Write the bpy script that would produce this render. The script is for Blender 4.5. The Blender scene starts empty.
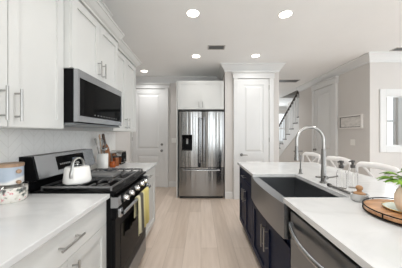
import bpy, bmesh, math, random
from mathutils import Vector, Matrix
random.seed(7)
PI = math.pi
S = bpy.context.scene
COL = S.collection

# ------------------------------------------------------------------ camera, world, lights, exposure
cam_d = bpy.data.cameras.new('camera'); cam = bpy.data.objects.new('camera', cam_d); COL.objects.link(cam)
cam.location = (0, 0, 1.32); cam.rotation_euler = (PI/2, 0, 0)
cam_d.sensor_width = 36; cam_d.lens = 18; cam_d.clip_start = 0.02
S.camera = cam
W = bpy.data.worlds.new('daylight'); S.world = W; W.use_nodes = True
bg = W.node_tree.nodes['Background']; bg.inputs[0].default_value = (0.92, 0.96, 1.0, 1); bg.inputs[1].default_value = 0.9
S.view_settings.view_transform = 'Standard'; S.view_settings.look = 'None'
S.cycles.max_bounces = 14; S.cycles.diffuse_bounces = 10; S.cycles.glossy_bounces = 6
S.view_settings.gamma = 1.0; S.view_settings.use_curve_mapping = False
S.view_settings.exposure = 0.63

def area(name, loc, rot, sx, sy, power, col=(1, 1, 1)):
    d = bpy.data.lights.new(name, 'AREA'); d.shape = 'RECTANGLE'; d.size = sx; d.size_y = sy
    d.energy = power; d.color = col
    o = bpy.data.objects.new(name, d); COL.objects.link(o); o.location = loc; o.rotation_euler = rot
    return o
# daylight entering through the window openings behind the camera, on the right and in the study
DAY = (0.90, 0.965, 1.0)
area('rear_window_daylight', (0.75, -2.95, 1.5), (PI/2, 0, 0), 1.1, 1.9, 26, DAY)
area('dining_window_daylight', (4.3, -2.6, 1.5), (PI/2+.4, 0, 0), 2.2, 1.9, 34, DAY)
area('side_window_daylight', (5.7, 0.6, 1.5), (PI/2+.4, 0, PI/2), 4.6, 2.0, 27, DAY)
area('entry_hall_fill', (3.0, 10.3, 1.6), (PI/2, 0, PI), 2.0, 1.8, 30, DAY)  # extra fill lamp added to brighten the entry hall, wider than its window
area('study_window_daylight', (5.35, 5.9, 1.6), (PI/2, 0, PI), 0.7, 1.8, 14, DAY)

# ------------------------------------------------------------------ materials
def lin(c):
    out = []
    for v in c:
        v /= 255.0
        out.append(v/12.92 if v <= 0.04045 else ((v+0.055)/1.055)**2.4)
    return (*out, 1)
def mat(name, rgb, rough=0.5, metal=0.0, **kw):
    m = bpy.data.materials.new(name); m.use_nodes = True
    b = m.node_tree.nodes['Principled BSDF']
    b.inputs['Base Color'].default_value = lin(rgb); b.inputs['Roughness'].default_value = rough
    b.inputs['Metallic'].default_value = metal
    for k, v in kw.items(): b.inputs[k.replace('_', ' ')].default_value = v
    return m
def N(m, t, **kw):
    n = m.node_tree.nodes.new(t)
    for k, v in kw.items(): setattr(n, k, v)
    return n
def L(m, a, b): m.node_tree.links.new(a, b)
def coords(m, scale=(1, 1, 1), rot=(0, 0, 0), kind='Object'):
    tc = N(m, 'ShaderNodeTexCoord'); mp = N(m, 'ShaderNodeMapping')
    mp.inputs['Scale'].default_value = scale; mp.inputs['Rotation'].default_value = rot
    L(m, tc.outputs[kind], mp.inputs['Vector']); return mp.outputs['Vector']
def ramp(m, fac, stops):
    r = N(m, 'ShaderNodeValToRGB')
    while len(r.color_ramp.elements) < len(stops): r.color_ramp.elements.new(0.5)
    for e, (p, c) in zip(r.color_ramp.elements, stops): e.position = p; e.color = lin(c)
    L(m, fac, r.inputs[0]); return r.outputs[0]
def bsdf(m): return m.node_tree.nodes['Principled BSDF']
def noise_mat(name, c0, c1, scale, rough=0.5, detail=4, bump=0.0, metal=0.0, stretch=(1, 1, 1), p=(0.35, 0.65)):
    m = mat(name, c0, rough, metal)
    n = N(m, 'ShaderNodeTexNoise'); n.inputs['Scale'].default_value = scale; n.inputs['Detail'].default_value = detail
    L(m, coords(m, stretch), n.inputs['Vector'])
    L(m, ramp(m, n.outputs[0], [(p[0], c0), (p[1], c1)]), bsdf(m).inputs['Base Color'])
    if bump:
        b = N(m, 'ShaderNodeBump'); b.inputs['Strength'].default_value = bump; b.inputs['Distance'].default_value = 0.004
        L(m, n.outputs[0], b.inputs['Height']); L(m, b.outputs[0], bsdf(m).inputs['Normal'])
    return m

M = {}
M['cab'] = noise_mat('white_cabinet_paint', (206, 207, 205), (209, 210, 208), 3, 0.38)
M['trim'] = noise_mat('white_trim_paint', (220, 221, 221), (223, 224, 224), 3, 0.42)
M['ceil'] = noise_mat('flat_ceiling_paint', (244, 245, 245), (246, 247, 247), 2, 0.9)
M['wall'] = noise_mat('greige_wall_paint', (210, 207, 204), (213, 210, 207), 2, 0.85)
M['navy'] = noise_mat('navy_cabinet_paint', (25, 31, 52), (29, 36, 58), 5, 0.42); bsdf(M['navy']).inputs['IOR'].default_value = 1.18
M['black'] = mat('black_enamel', (20, 20, 21), 0.3, IOR=1.14)
M['iron'] = noise_mat('cast_iron', (124, 124, 125), (138, 138, 139), 60, 0.32, metal=0.85)
M['blackglass'] = mat('black_glass', (10, 10, 11), 0.08, IOR=1.12)
M['nickel'] = mat('brushed_nickel', (172, 171, 169), 0.3, 1.0)
M['chrome'] = mat('chrome', (215, 215, 215), 0.1, 1.0)
M['darkmetal'] = mat('gunmetal', (136, 135, 133), 0.28, 1.0)
M['rubber'] = mat('dark_plastic', (40, 39, 38), 0.5)
M['pump'] = mat('grey_pump_plastic', (74, 72, 70), 0.4)
M['plate'] = mat('white_plastic', (236, 235, 231), 0.4)
M['ceramic'] = mat('white_glazed_ceramic', (238, 237, 234), 0.18)
M['greyplate'] = mat('grey_metal_plate', (150, 150, 150), 0.4, 0.6)
M['bluegrey'] = mat('blue_grey_glaze', (120, 128, 142), 0.25)
M['beige'] = noise_mat('beige_stoneware', (226, 202, 178), (234, 214, 194), 8, 0.55)
M['handrail'] = noise_mat('dark_stained_wood', (50, 44, 41), (66, 58, 53), 8, 0.4, stretch=(8, 1, 8))
M['board'] = noise_mat('walnut_board_wood', (128, 80, 46), (172, 114, 70), 6, 0.45, stretch=(10, 10, 1))
M['dkboard'] = noise_mat('dark_handle_wood', (66, 50, 42), (88, 68, 56), 8, 0.45, stretch=(10, 10, 1))
M['tray'] = noise_mat('acacia_tray_wood', (164, 116, 78), (204, 158, 116), 5, 0.35, stretch=(1, 9, 3))
M['spoonwood'] = noise_mat('pale_spoon_wood', (196, 166, 140), (214, 188, 164), 9, 0.55, stretch=(6, 6, 1))
M['lidwood'] = noise_mat('bamboo_lid_wood', (150, 122, 98), (176, 146, 120), 7, 0.5, stretch=(1, 8, 1))
M['amber'] = mat('amber_glass', (176, 88, 32), 0.1, Transmission_Weight=0.25)
M['gold'] = mat('gold_rim', (196, 158, 88), 0.25, 1.0)
M['leaf'] = noise_mat('green_leaf', (84, 136, 28), (136, 178, 48), 14, 0.6, detail=3)
M['stem'] = mat('green_stem', (92, 112, 50), 0.5)
M['brush'] = noise_mat('brush_bristle', (176, 122, 70), (206, 152, 96), 90, 0.8, bump=0.5)
M['stool'] = mat('white_stool_paint', (238, 236, 234), 0.35)
M['under'] = M['trim']

def steel(name, rgb, rough, freq, axis, amt, aniso=0.0):
    m = mat(name, rgb, rough, 1.0)
    sc = [0.02, 0.02, 0.02]; sc[axis] = 1
    n = N(m, 'ShaderNodeTexNoise'); n.inputs['Scale'].default_value = freq; n.inputs['Detail'].default_value = 2
    L(m, coords(m, tuple(sc)), n.inputs['Vector'])
    b = N(m, 'ShaderNodeBump'); b.inputs['Strength'].default_value = amt; b.inputs['Distance'].default_value = 0.02
    L(m, n.outputs[0], b.inputs['Height']); L(m, b.outputs[0], bsdf(m).inputs['Normal'])
    n2 = N(m, 'ShaderNodeTexNoise'); n2.inputs['Scale'].default_value = 60; n2.inputs['Detail'].default_value = 2
    sc2 = [60, 60, 60]; sc2[axis] = 0.6
    L(m, coords(m, tuple(v/20 for v in sc2)), n2.inputs['Vector'])
    mr = N(m, 'ShaderNodeMapRange'); mr.inputs['To Min'].default_value = rough*0.93; mr.inputs['To Max'].default_value = rough*1.08
    L(m, n2.outputs[0], mr.inputs['Value']); L(m, mr.outputs[0], bsdf(m).inputs['Roughness'])
    return m
M['fridge'] = steel('brushed_stainless_fridge', (150, 150, 149), 0.2, 12.0, 0, 0.5)
M['steel'] = steel('brushed_stainless', (176, 178, 181), 0.26, 3.0, 0, 0.012)
M['sink'] = steel('sink_stainless', (146, 148, 151), 0.3, 5.0, 1, 0.02)
M['dsteel'] = steel('dark_stainless', (132, 135, 138), 0.3, 5.0, 0, 0.02)

# light oak planks running away from the camera
m = mat('oak_plank_floor', (205, 188, 172), 0.4); M['floor'] = m
br = N(m, 'ShaderNodeTexBrick'); br.offset = 0.37; br.inputs['Scale'].default_value = 1.0
br.inputs['Brick Width'].default_value = 1.7; br.inputs['Row Height'].default_value = 0.19
br.inputs['Mortar Size'].default_value = 0.0016; br.inputs['Bias'].default_value = 0.0
br.inputs['Color1'].default_value = lin((224, 209, 196)); br.inputs['Color2'].default_value = lin((206, 190, 176)); br.inputs['Mortar'].default_value = lin((182, 166, 152))
L(m, coords(m, (1, 1, 1), (0, 0, PI/2)), br.inputs['Vector'])
gn = N(m, 'ShaderNodeTexNoise'); gn.inputs['Scale'].default_value = 3.0; gn.inputs['Detail'].default_value = 6
L(m, coords(m, (9, 0.7, 1)), gn.inputs['Vector'])
mx = N(m, 'ShaderNodeMix', data_type='RGBA', blend_type='MULTIPLY'); mx.inputs[0].default_value = 0.5
L(m, br.outputs[0], mx.inputs[6]); L(m, ramp(m, gn.outputs[0], [(0.3, (222, 217, 211)), (0.7, (255, 255, 255))]), mx.inputs[7])
L(m, mx.outputs[2], bsdf(m).inputs['Base Color'])

# white quartz with faint veins
m = mat('white_quartz', (232, 230, 226), 0.14); M['quartz'] = m
vn = N(m, 'ShaderNodeTexNoise'); vn.inputs['Scale'].default_value = 1.6; vn.inputs['Detail'].default_value = 8; vn.inputs['Distortion'].default_value = 1.2
L(m, coords(m), vn.inputs['Vector'])
L(m, ramp(m, vn.outputs[0], [(0.40, (209, 210, 210)), (0.5, (203, 204, 204)), (0.55, (211, 212, 212))]), bsdf(m).inputs['Base Color'])

# pale herringbone wall tile: zig-zag joints
m = mat('herringbone_tile', (226, 223, 217), 0.3); M['tile'] = m
mv = coords(m)
sp = N(m, 'ShaderNodeSeparateXYZ'); L(m, mv, sp.inputs[0])
def mth(op, a, b=None):
    n = N(m, 'ShaderNodeMath', operation=op)
    for i, v in enumerate((a, b)):
        if v is None: continue
        if isinstance(v, (int, float)): n.inputs[i].default_value = v
        else: L(m, v, n.inputs[i])
    return n.outputs[0]
pp = mth('PINGPONG', sp.outputs[1], 0.10)
u = mth('ADD', sp.outputs[2], pp)
d1 = mth('PINGPONG', u, 0.035)
d2 = mth('MULTIPLY', mth('SUBTRACT', 0.1, mth('ABSOLUTE', mth('SUBTRACT', pp, 0.0))), 1.0)
j1 = mth('LESS_THAN', d1, 0.0016)
j2 = mth('MAXIMUM', j1, mth('MAXIMUM', mth('LESS_THAN', pp, 0.0012), mth('GREATER_THAN', pp, 0.0988)))
tx = N(m, 'ShaderNodeMix', data_type='RGBA'); tx.inputs[6].default_value = lin((241, 241, 239)); tx.inputs[7].default_value = lin((222, 221, 218))
L(m, j2, tx.inputs[0]); L(m, tx.outputs[2], bsdf(m).inputs['Base Color'])

def emit(name, rgb, s):
    m = mat(name, rgb, 0.5); b = bsdf(m)
    b.inputs['Emission Color'].default_value = lin(rgb); b.inputs['Emission Strength'].default_value = s; return m
M['lens'] = emit('lamp_lens', (255, 246, 232), 6.0)
def thin_glass(name, tint, gl=0.12, rough=0.03, base=0.0):
    m = bpy.data.materials.new(name); m.use_nodes = True; t = m.node_tree; t.nodes.clear()
    out = N(m, 'ShaderNodeOutputMaterial'); tr = N(m, 'ShaderNodeBsdfTransparent'); g = N(m, 'ShaderNodeBsdfGlossy'); mixn = N(m, 'ShaderNodeMixShader')
    lw = N(m, 'ShaderNodeLayerWeight'); lw.inputs[0].default_value = gl
    tr.inputs[0].default_value = lin(tint); g.inputs[1].default_value = rough
    ad = N(m, 'ShaderNodeMath', operation='ADD'); ad.inputs[1].default_value = base; L(m, lw.outputs[0], ad.inputs[0])
    L(m, ad.outputs[0], mixn.inputs[0]); L(m, tr.outputs[0], mixn.inputs[1]); L(m, g.outputs[0], mixn.inputs[2]); L(m, mixn.outputs[0], out.inputs[0])
    return m
M['pane'] = thin_glass('window_glass', (250, 252, 252), 0.08)
M['clear'] = thin_glass('bottle_glass', (254, 254, 254), 0.06, 0.1, 0.01)

# canister glaze: pale blue grey over white, on a slant
m = mat('blue_white_glaze', (176, 190, 206), 0.25); M['canister'] = m
wv = N(m, 'ShaderNodeTexNoise'); wv.inputs['Scale'].default_value = 5; wv.inputs['Detail'].default_value = 1
L(m, coords(m), wv.inputs['Vector'])
sz = N(m, 'ShaderNodeSeparateXYZ'); L(m, coords(m), sz.inputs[0])
ma = N(m, 'ShaderNodeMath', operation='MULTIPLY_ADD'); ma.inputs[1].default_value = 0.09; L(m, wv.outputs[0], ma.inputs[0]); L(m, sz.outputs[2], ma.inputs[2])
L(m, ramp(m, ma.outputs[0], [(0.072, (236, 236, 234)), (0.084, (182, 194, 208))]), bsdf(m).inputs['Base Color'])
# patterned jar: floral blotches
m = mat('floral_jar', (222, 220, 214), 0.2); M['floral'] = m
vo = N(m, 'ShaderNodeTexNoise'); vo.inputs['Scale'].default_value = 34; vo.inputs['Detail'].default_value = 2
L(m, coords(m), vo.inputs['Vector'])
L(m, ramp(m, vo.outputs[0], [(0.34, (110, 116, 112)), (0.42, (214, 210, 200)), (0.52, (230, 227, 220)), (0.62, (226, 222, 216)), (0.68, (214, 120, 128))]), bsdf(m).inputs['Base Color'])
# framed print: soft grey hills on a pale ground
m = mat('grey_print', (224, 221, 216), 0.6); M['print'] = m
pn = N(m, 'ShaderNodeTexNoise'); pn.inputs['Scale'].default_value = 9; pn.inputs['Detail'].default_value = 4
L(m, coords(m, (1, 1, 2.4)), pn.inputs['Vector'])
L(m, ramp(m, pn.outputs[0], [(0.3, (196, 194, 190)), (0.5, (216, 213, 209)), (0.7, (226, 223, 219))]), bsdf(m).inputs['Base Color'])
# towel: yellow with grey and white stripes
m = mat('striped_towel', (214, 200, 120), 0.9); M['towel'] = m
sx_ = N(m, 'ShaderNodeSeparateXYZ'); L(m, coords(m), sx_.inputs[0])
mr = N(m, 'ShaderNodeMapRange'); mr.inputs['From Min'].default_value = 0.0; mr.inputs['From Max'].default_value = 0.33; L(m, sx_.outputs[0], mr.inputs[0])
rs = [(0.0, (196, 190, 150)), (0.10, (222, 216, 186)), (0.2, (74, 72, 66)), (0.40, (96, 92, 84)), (0.46, (216, 208, 160)), (0.6, (200, 186, 108)), (1.0, (214, 202, 140))]
L(m, ramp(m, mr.outputs[0], rs), bsdf(m).inputs['Base Color'])

# ------------------------------------------------------------------ mesh helpers
class MB:
    def __init__(s): s.bm = bmesh.new()
    def face(s, vs):
        try: return s.bm.faces.new(vs)
        except ValueError: return None
    def loft(s, loops, caps=True, closed=False):
        rows = [[s.bm.verts.new(p) for p in lp] for lp in loops]
        n = len(rows[0]); R = len(rows)
        for i in range(R if closed else R-1):
            a, b = rows[i], rows[(i+1) % R]
            for j in range(n): s.face([a[j], a[(j+1) % n], b[(j+1) % n], b[j]])
        if caps and not closed: s.face(rows[0][::-1]); s.face(rows[-1])
        return s
    def box(s, x0, x1, y0, y1, z0, z1, bev=0.0):
        x0, x1 = sorted((x0, x1)); y0, y1 = sorted((y0, y1)); z0, z1 = sorted((z0, z1))
        if bev <= 0:
            s.loft([[(x0, y0, z), (x1, y0, z), (x1, y1, z), (x0, y1, z)] for z in (z0, z1)])
        else:
            t = bmesh.new(); bmesh.ops.create_cube(t, size=1)
            for v in t.verts: v.co = Vector((x0+(v.co.x+.5)*(x1-x0), y0+(v.co.y+.5)*(y1-y0), z0+(v.co.z+.5)*(z1-z0)))
            bmesh.ops.bevel(t, geom=t.edges[:], offset=bev, segments=2, affect='EDGES', profile=0.5)
            s.merge(t)
        return s
    def merge(s, t, mx=None):
        vm = {v: s.bm.verts.new(mx @ v.co if mx else v.co) for v in t.verts}
        for f in t.faces: s.face([vm[v] for v in f.verts])
        t.free()
    def prism(s, pts, axis, a, b):
        def p(u, v, w): return {'x': (w, u, v), 'y': (u, w, v), 'z': (u, v, w)}[axis]
        return s.loft([[p(u, v, w) for u, v in pts] for w in (a, b)])
    def lathe(s, prof, n=28, c=(0, 0, 0), rx=1, ry=1, ring=False):
        loops = []
        for r, z in prof:
            r = max(r, 1e-4)
            loops.append([(c[0]+rx*r*math.cos(2*PI*k/n), c[1]+ry*r*math.sin(2*PI*k/n), c[2]+z) for k in range(n)])
        return s.loft(loops, closed=ring)
    def tube(s, pts, r, n=10, closed=False, flat=None, up=None):
        P = [Vector(p) for p in pts]; loops = []; m_ = len(P)
        t0 = (P[1]-P[0]).normalized()
        nrm = Vector(up) if up else (Vector((0, 0, 1)) if abs(t0.z) < .9 else Vector((1, 0, 0)))
        for i in range(m_):
            if closed: t = (P[(i+1) % m_]-P[i-1]).normalized()
            else: t = (P[min(i+1, m_-1)]-P[max(i-1, 0)]).normalized()
            nrm = nrm-t*nrm.dot(t)
            if nrm.length < 1e-6: nrm = t.orthogonal()
            nrm.normalize(); bi = t.cross(nrm)
            rr = r[i] if isinstance(r, (list, tuple)) else r
            fa, fb = flat if flat else (1, 1)
            if flat and n == 4:
                loops.append([tuple(P[i]+nrm*(rr*fa*u)+bi*(rr*fb*v)) for u, v in ((1, 1), (1, -1), (-1, -1), (-1, 1))])
            else:
                loops.append([tuple(P[i]+nrm*(rr*fa*math.cos(2*PI*k/n))+bi*(rr*fb*math.sin(2*PI*k/n))) for k in range(n)])
        return s.loft(loops, closed=closed)
    def cyl(s, a, b, r, n=16): return s.tube([a, b], r, n)
    def sweep(s, path, prof, side=1):
        """prof (out, z) swept along a plan polyline with mitred corners; side picks which side is out"""
        P = [Vector((p[0], p[1])) for p in path]; loops = []
        for i in range(len(P)):
            ns = []
            for a, b in ((i-1, i), (i, i+1)):
                if a < 0 or b >= len(P): continue
                d = (P[b]-P[a]).normalized(); ns.append(Vector((-d.y, d.x))*side)
            nn = ns[0] if len(ns) == 1 else (ns[0]+ns[1])/(1+ns[0].dot(ns[1]))
            loops.append([(P[i].x+nn.x*o, P[i].y+nn.y*o, z) for o, z in prof])
        return s.loft(loops)
    def rect_rings(s, x0, x1, y0, y1, prof, ex=(1, 1, 1, 1)):
        """rings (out, z) around a rectangle; ex scales outset on x0, x1, y0, y1"""
        return s.loft([[(x0-o*ex[0], y0-o*ex[2], z), (x1+o*ex[1], y0-o*ex[2], z), (x1+o*ex[1], y1+o*ex[3], z), (x0-o*ex[0], y1+o*ex[3], z)] for o, z in prof])
    def build(s, name, m_, parent=None, smooth=None, loc=None):
        bmesh.ops.recalc_face_normals(s.bm, faces=s.bm.faces[:])
        me = bpy.data.meshes.new(name); s.bm.to_mesh(me); s.bm.free()
        me.materials.append(m_ if not isinstance(m_, str) else M[m_])
        if smooth:
            for p in me.polygons: p.use_smooth = True
            me.set_sharp_from_angle(angle=math.radians(smooth))
        o = bpy.data.objects.new(name, me); COL.objects.link(o)
        if parent is not None: o.parent = parent
        if loc: o.location = loc
        return o
def tag(o, label, cat, group=None):
    o['label'] = label; o['category'] = cat
    if group: o['group'] = group
    return o
def thing(name, label, cat, loc=(0, 0, 0), rz=0.0, group=None):
    o = bpy.data.objects.new(name, None); COL.objects.link(o); o.location = loc; o.rotation_euler = (0, 0, rz)
    o.empty_display_size = 0.1
    return tag(o, label, cat, group)
def struct(o): o['kind'] = 'structure'; return o
def sroot(name, loc=(0, 0, 0), rz=0.0):
    o = bpy.data.objects.new(name, None); COL.objects.link(o); o.location = loc; o.rotation_euler = (0, 0, rz); o['kind'] = 'structure'; return o
def copy_tree(o, parent=None):
    c = o.copy(); COL.objects.link(c)
    if parent is not None: c.parent = parent
    for ch in list(o.children): copy_tree(ch, c)
    return c
def arc(cx, cz, r, a0, a1, n, f): return [f(cx+r*math.cos(a0+(a1-a0)*k/n), cz+r*math.sin(a0+(a1-a0)*k/n)) for k in range(n+1)]

# ------------------------------------------------------------------ the room shell
H = 2.74
CY = 3.57          # wall facing us on the right
GX = 3.0           # greige wall with the picture
BY = 5.02          # wall behind the fridge
FY = 4.11          # pantry front
struct(MB().box(-2.8, 6.3, -3.1, 10.6, -0.1, 0).build('floor', 'floor'))
cm = MB()
for x0, x1, y0, y1 in ((-2.8, 3.12, -3.1, 10.6), (3.12, 6.3, -3.1, 5.9), (4.01, 6.3, 5.9, 6.12), (3.12, 5.1, 7.9, 10.6)): cm.box(x0, x1, y0, y1, H, H+0.12)
struct(cm.build('ceiling', 'ceil'))
struct(MB().box(-1.4, -1.255, -3.0, 3.55, 0, H).build('wall_left', 'wall'))
struct(MB().box(-2.8, -2.66, 3.4, 5.16, 0, H).build('wall_hall_end', 'wall'))
struct(MB().box(-2.66, -1.4, 3.43, 3.55, 0, H).build('wall_hall_side', 'wall'))
struct(MB().box(-2.66, 0.49, BY, BY+0.13, 0, H).build('wall_back', 'wall'))
pm = MB(); pm.box(0.49, 1.595, FY, 10.5, 0, H)
struct(pm.build('wall_pantry', 'wall'))
struct(MB().box(GX, 3.12, CY+0.12, 6.15, 0, H).build('wall_right_side', 'wall'))
# wall facing us with a cased opening (window_1)
ox0, ox1, oz0, oz1 = 3.272, 4.9, 1.10, 2.01
wm = MB()
wm.box(GX, ox0, CY, CY+0.12, 0, H); wm.box(ox1, 6.2, CY, CY+0.12, 0, H)
wm.box(ox0, ox1, CY, CY+0.12, 0, oz0); wm.box(ox0, ox1, CY, CY+0.12, oz1, H)
struct(wm.build('wall_right_front', 'wall'))
# outer walls behind the camera and to the right, each with a wide window opening
wm = MB()
for a, b, full in ((-1.4, .2, 1), (.2, 1.3, 0), (1.3, 3.2, 1), (3.2, 5.4, 0), (5.4, 6.3, 1)):
    if full: wm.box(a, b, -3.1, -3.0, 0, H)
    else: wm.box(a, b, -3.1, -3.0, 0, .5); wm.box(a, b, -3.1, -3.0, 2.5, H)
struct(wm.build('wall_rear', 'ceil'))
wm = MB()
wm.box(6.2, 6.3, -3.0, -1.7, 0, H); wm.box(6.2, 6.3, 2.9, 6.12, 0, H); wm.box(6.2, 6.3, -1.7, 2.9, 0, 0.5); wm.box(6.2, 6.3, -1.7, 2.9, 2.5, H)
struct(wm.build('wall_far_right', 'ceil'))
# study behind the opening
wm = MB(); wm.box(4.01, 5.0, 6.0, 6.12, 0, H); wm.box(5.88, 6.2, 6.0, 6.12, 0, H); wm.box(5.0, 5.88, 6.0, 6.12, 0, 0.6); wm.box(5.0, 5.88, 6.0, 6.12, 2.5, H)
struct(wm.build('wall_study', 'wall'))
wm = MB(); wm.box(3.96, 4.01, 4.4, 9.2, 0, 4.6); wm.box(3.12, 4.01, 4.33, 4.4, 0, H)
struct(wm.build('wall_stair', 'wall'))
wm = MB(); wm.box(3.12, 3.96, 5.78, 5.9, H+.12, 4.6); wm.box(3.12, 3.96, 7.9, 8.0, H+.12, 4.6); wm.box(3.06, 3.12, 5.78, 8.0, H+.12, 4.6); wm.box(3.06, 4.25, 5.78, 8.0, 4.6, 4.7)
struct(wm.build('wall_stairwell', 'wall'))
wm = MB(); wm.box(1.595, 3.9, 10.5, 10.6, 0, H); wm.box(4.42, 5.1, 10.5, 10.6, 0, H); wm.box(5.0, 5.1, 9.2, 10.5, 0, H); wm.box(4.01, 5.0, 9.1, 9.2, 0, H); wm.box(3.9, 4.42, 10.5, 10.6, 0, 0.9); wm.box(3.9, 4.42, 10.5, 10.6, 2.42, H)
struct(wm.build('wall_entry', 'wall'))

def sash(name, x0, x1, z0, z1, y, rails, rz=0, loc=(0, 0, 0)):
    r = sroot(name, loc, rz)
    f = MB(); w = 0.045
    f.box(x0, x0+w, y, y+.05, z0, z1); f.box(x1-w, x1, y, y+.05, z0, z1); f.box(x0+w, x1-w, y, y+.05, z0, z0+w); f.box(x0+w, x1-w, y, y+.05, z1-w, z1)
    for q in rails: f.box(x0+w, x1-w, y, y+.05, q-.025, q+.025)
    f.build('window_frame', 'trim', r)
    MB().box(x0+w, x1-w, y+.022, y+.028, z0+w, z1-w).build('pane', 'pane', r)
    return r
r1 = sroot('window_1')
f = MB(); cw = 0.105
for a, b in ((ox0-cw, ox0), (ox1, ox1+cw)): f.box(a, b, CY-.022, CY, oz0-cw, oz1+cw, .004)
for a, b in ((oz0-cw, oz0), (oz1, oz1+cw)): f.box(ox0, ox1, CY-.022, CY, a, b, .004)
f.build('casing', 'trim', r1)
f = MB(); f.box(ox0, ox0+.02, CY, CY+.12, oz0, oz1); f.box(ox1-.02, ox1, CY, CY+.12, oz0, oz1); f.box(ox0+.02, ox1-.02, CY, CY+.12, oz0, oz0+.02); f.box(ox0+.02, ox1-.02, CY, CY+.12, oz1-.02, oz1)
f.build('jamb', 'trim', r1)
w2 = sash('window_2', 5.0, 5.88, 0.6, 2.5, 6.06, [1.71])
f = MB()
for a, b in ((4.9, 5.0), (5.88, 5.98)): f.box(a, b, 5.98, 6.0, .5, 2.6)
f.box(5.0, 5.88, 5.98, 6.0, .5, .6); f.box(5.0, 5.88, 5.98, 6.0, 2.5, 2.6); f.build('casing', 'trim', w2)
sash('window_3', 3.9, 4.42, 0.9, 2.42, 10.52, [1.6])

# crown along the ceiling, baseboards
CR = [(0, H), (0, H-.15), (.014, H-.15), (.018, H-.118), (.05, H-.075), (.085, H-.03), (.1, H-.026), (.1, H)]
struct(MB().sweep([(-2.66, BY), (0.49, BY)], CR, -1).build('trim_1', 'trim'))
struct(MB().sweep([(0.49, BY-.1), (0.49, FY), (1.595, FY), (1.595, 10.5)], CR, -1).build('trim_2', 'trim'))
struct(MB().sweep([(GX, 6.15), (GX, CY), (6.2, CY)], CR, -1).build('trim_3', 'trim'))
struct(MB().sweep([(1.595, 10.5), (3.9, 10.5), (5.0, 10.5)], CR, -1).build('trim_4', 'trim'))
BB = [(0, 0), (0, .14), (.008, .14), (.015, .12), (.015, 0)]
struct(MB().sweep([(-0.8, BY), (-0.507, BY)], BB, -1).build('baseboard_back', 'trim'))
struct(MB().sweep([(-1.255, 2.87), (-1.255, 3.55), (-2.66, 3.55)], BB, 1).build('baseboard_left', 'trim')) if False else None
struct(MB().sweep([(0.49, FY), (0.66, FY)], BB, -1).build('baseboard_pantry', 'trim'))
struct(MB().sweep([(1.465, FY), (1.595, FY), (1.595, 10.5)], BB, -1).build('baseboard_pantry_side', 'trim'))
struct(MB().sweep([(GX, 4.38), (GX, CY), (6.2, CY)], BB, -1).build('baseboard_right', 'trim'))
struct(MB().sweep([(GX, 6.15), (GX, 5.43)], BB, -1).build('baseboard_right_far', 'trim'))
# tile on the left wall between worktop and cabinets
struct(MB().box(-1.255, -1.247, 0.3, 2.93, 0.915, 1.352).build('trim_5', 'tile'))

# ------------------------------------------------------------------ panelled leaf, handles
def leaf(w, h, panels, t=0.03, rec=0.011, raised=False, x0=0, z0=0, y0=0.0):
    """door or drawer front: local x 0..w, z 0..h, front face at y0, thickness goes +y"""
    b = MB(); xs = sorted({0, w, *[p[0] for p in panels], *[p[1] for p in panels]}); zs = sorted({0, h, *[p[2] for p in panels], *[p[3] for p in panels]})
    b.box(x0, x0+w, y0+rec, y0+t, z0, z0+h)
    for i in range(len(xs)-1):
        for j in range(len(zs)-1):
            cx, cz = (xs[i]+xs[i+1])/2, (zs[j]+zs[j+1])/2
            if not any(p[0] < cx < p[1] and p[2] < cz < p[3] for p in panels):
                b.box(x0+xs[i], x0+xs[i+1], y0, y0+rec, z0+zs[j], z0+zs[j+1])
    if raised:
        for p in panels:
            g, c = .035, .03
            A = [(p[0]+g, p[2]+g), (p[1]-g, p[2]+g), (p[1]-g, p[3]-g), (p[0]+g, p[3]-g)]
            B = [(p[0]+g+c, p[2]+g+c), (p[1]-g-c, p[2]+g+c), (p[1]-g-c, p[3]-g-c), (p[0]+g+c, p[3]-g-c)]
            b.loft([[(x0+u, y0+rec, z0+v) for u, v in A], [(x0+u, y0+.001, z0+v) for u, v in B]])
    return b
def shaker(w, h, x0, z0, st=.057, y0=-.02):
    return leaf(w, h, [(st, w-st, st, h-st)], .02, .012, False, x0, z0, y0)
def pull(parent, x, z, length, vertical=True, m_='nickel', y=-.02, r=.006):
    b = MB(); h = length/2; o = .034
    if vertical:
        b.cyl((x, y-o, z-h), (x, y-o, z+h), r, 10)
        for q in (-h*.72, h*.72): b.cyl((x, y, z+q), (x, y-o, z+q), r*.8, 8)
    else:
        b.cyl((x-h, y-o, z), (x+h, y-o, z), r, 10)
        for q in (-h*.72, h*.72): b.cyl((x+q, y, z), (x+q, y-o, z), r*.8, 8)
    return b.build('handle', m_, parent, 40)

def base_cabinet(label, loc, rz, w, depth, mt, drawer=True, top=.884, doors=2, hm='nickel', dh=.17, hl=.165, zdoor_top=None, hz=None, cat='cabinet', name='base_cabinet'):
    t = thing(name, label, cat, loc, rz)
    b = MB(); b.box(0, w, 0, depth, .1, top); b.box(0, w, .06, depth, 0, .1)
    b.build('body', mt, t)
    g = .003; zt = top-.004
    if drawer:
        d = shaker(w-2*g, dh-g, g, top-dh, .045) if mt == 'navy' else leaf(w-2*g, dh-g, [], .02, .001, False, g, top-dh, -.02)
        d = d.build('drawer', mt, t); pull(d, w/2, top-dh/2, hl, False, hm); zt = top-dh-g
    if zdoor_top: zt = zdoor_top
    dw = (w-2*g-(doors-1)*g)/doors
    for k in range(doors):
        x0 = g+k*(dw+g); d = shaker(dw, zt-.105, x0, .105).build('door', mt, t)
        hx = x0+dw-.035 if (k == 0 and doors == 2) else x0+.035
        pull(d, hx, hz if hz else zt-.13, hl, True, hm)
    return t
CROWN = [(0, 0), (.012, .0), (.012, .018), (.03, .032), (.056, .068), (.066, .072), (.066, .085), (.0, .085)]
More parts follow.
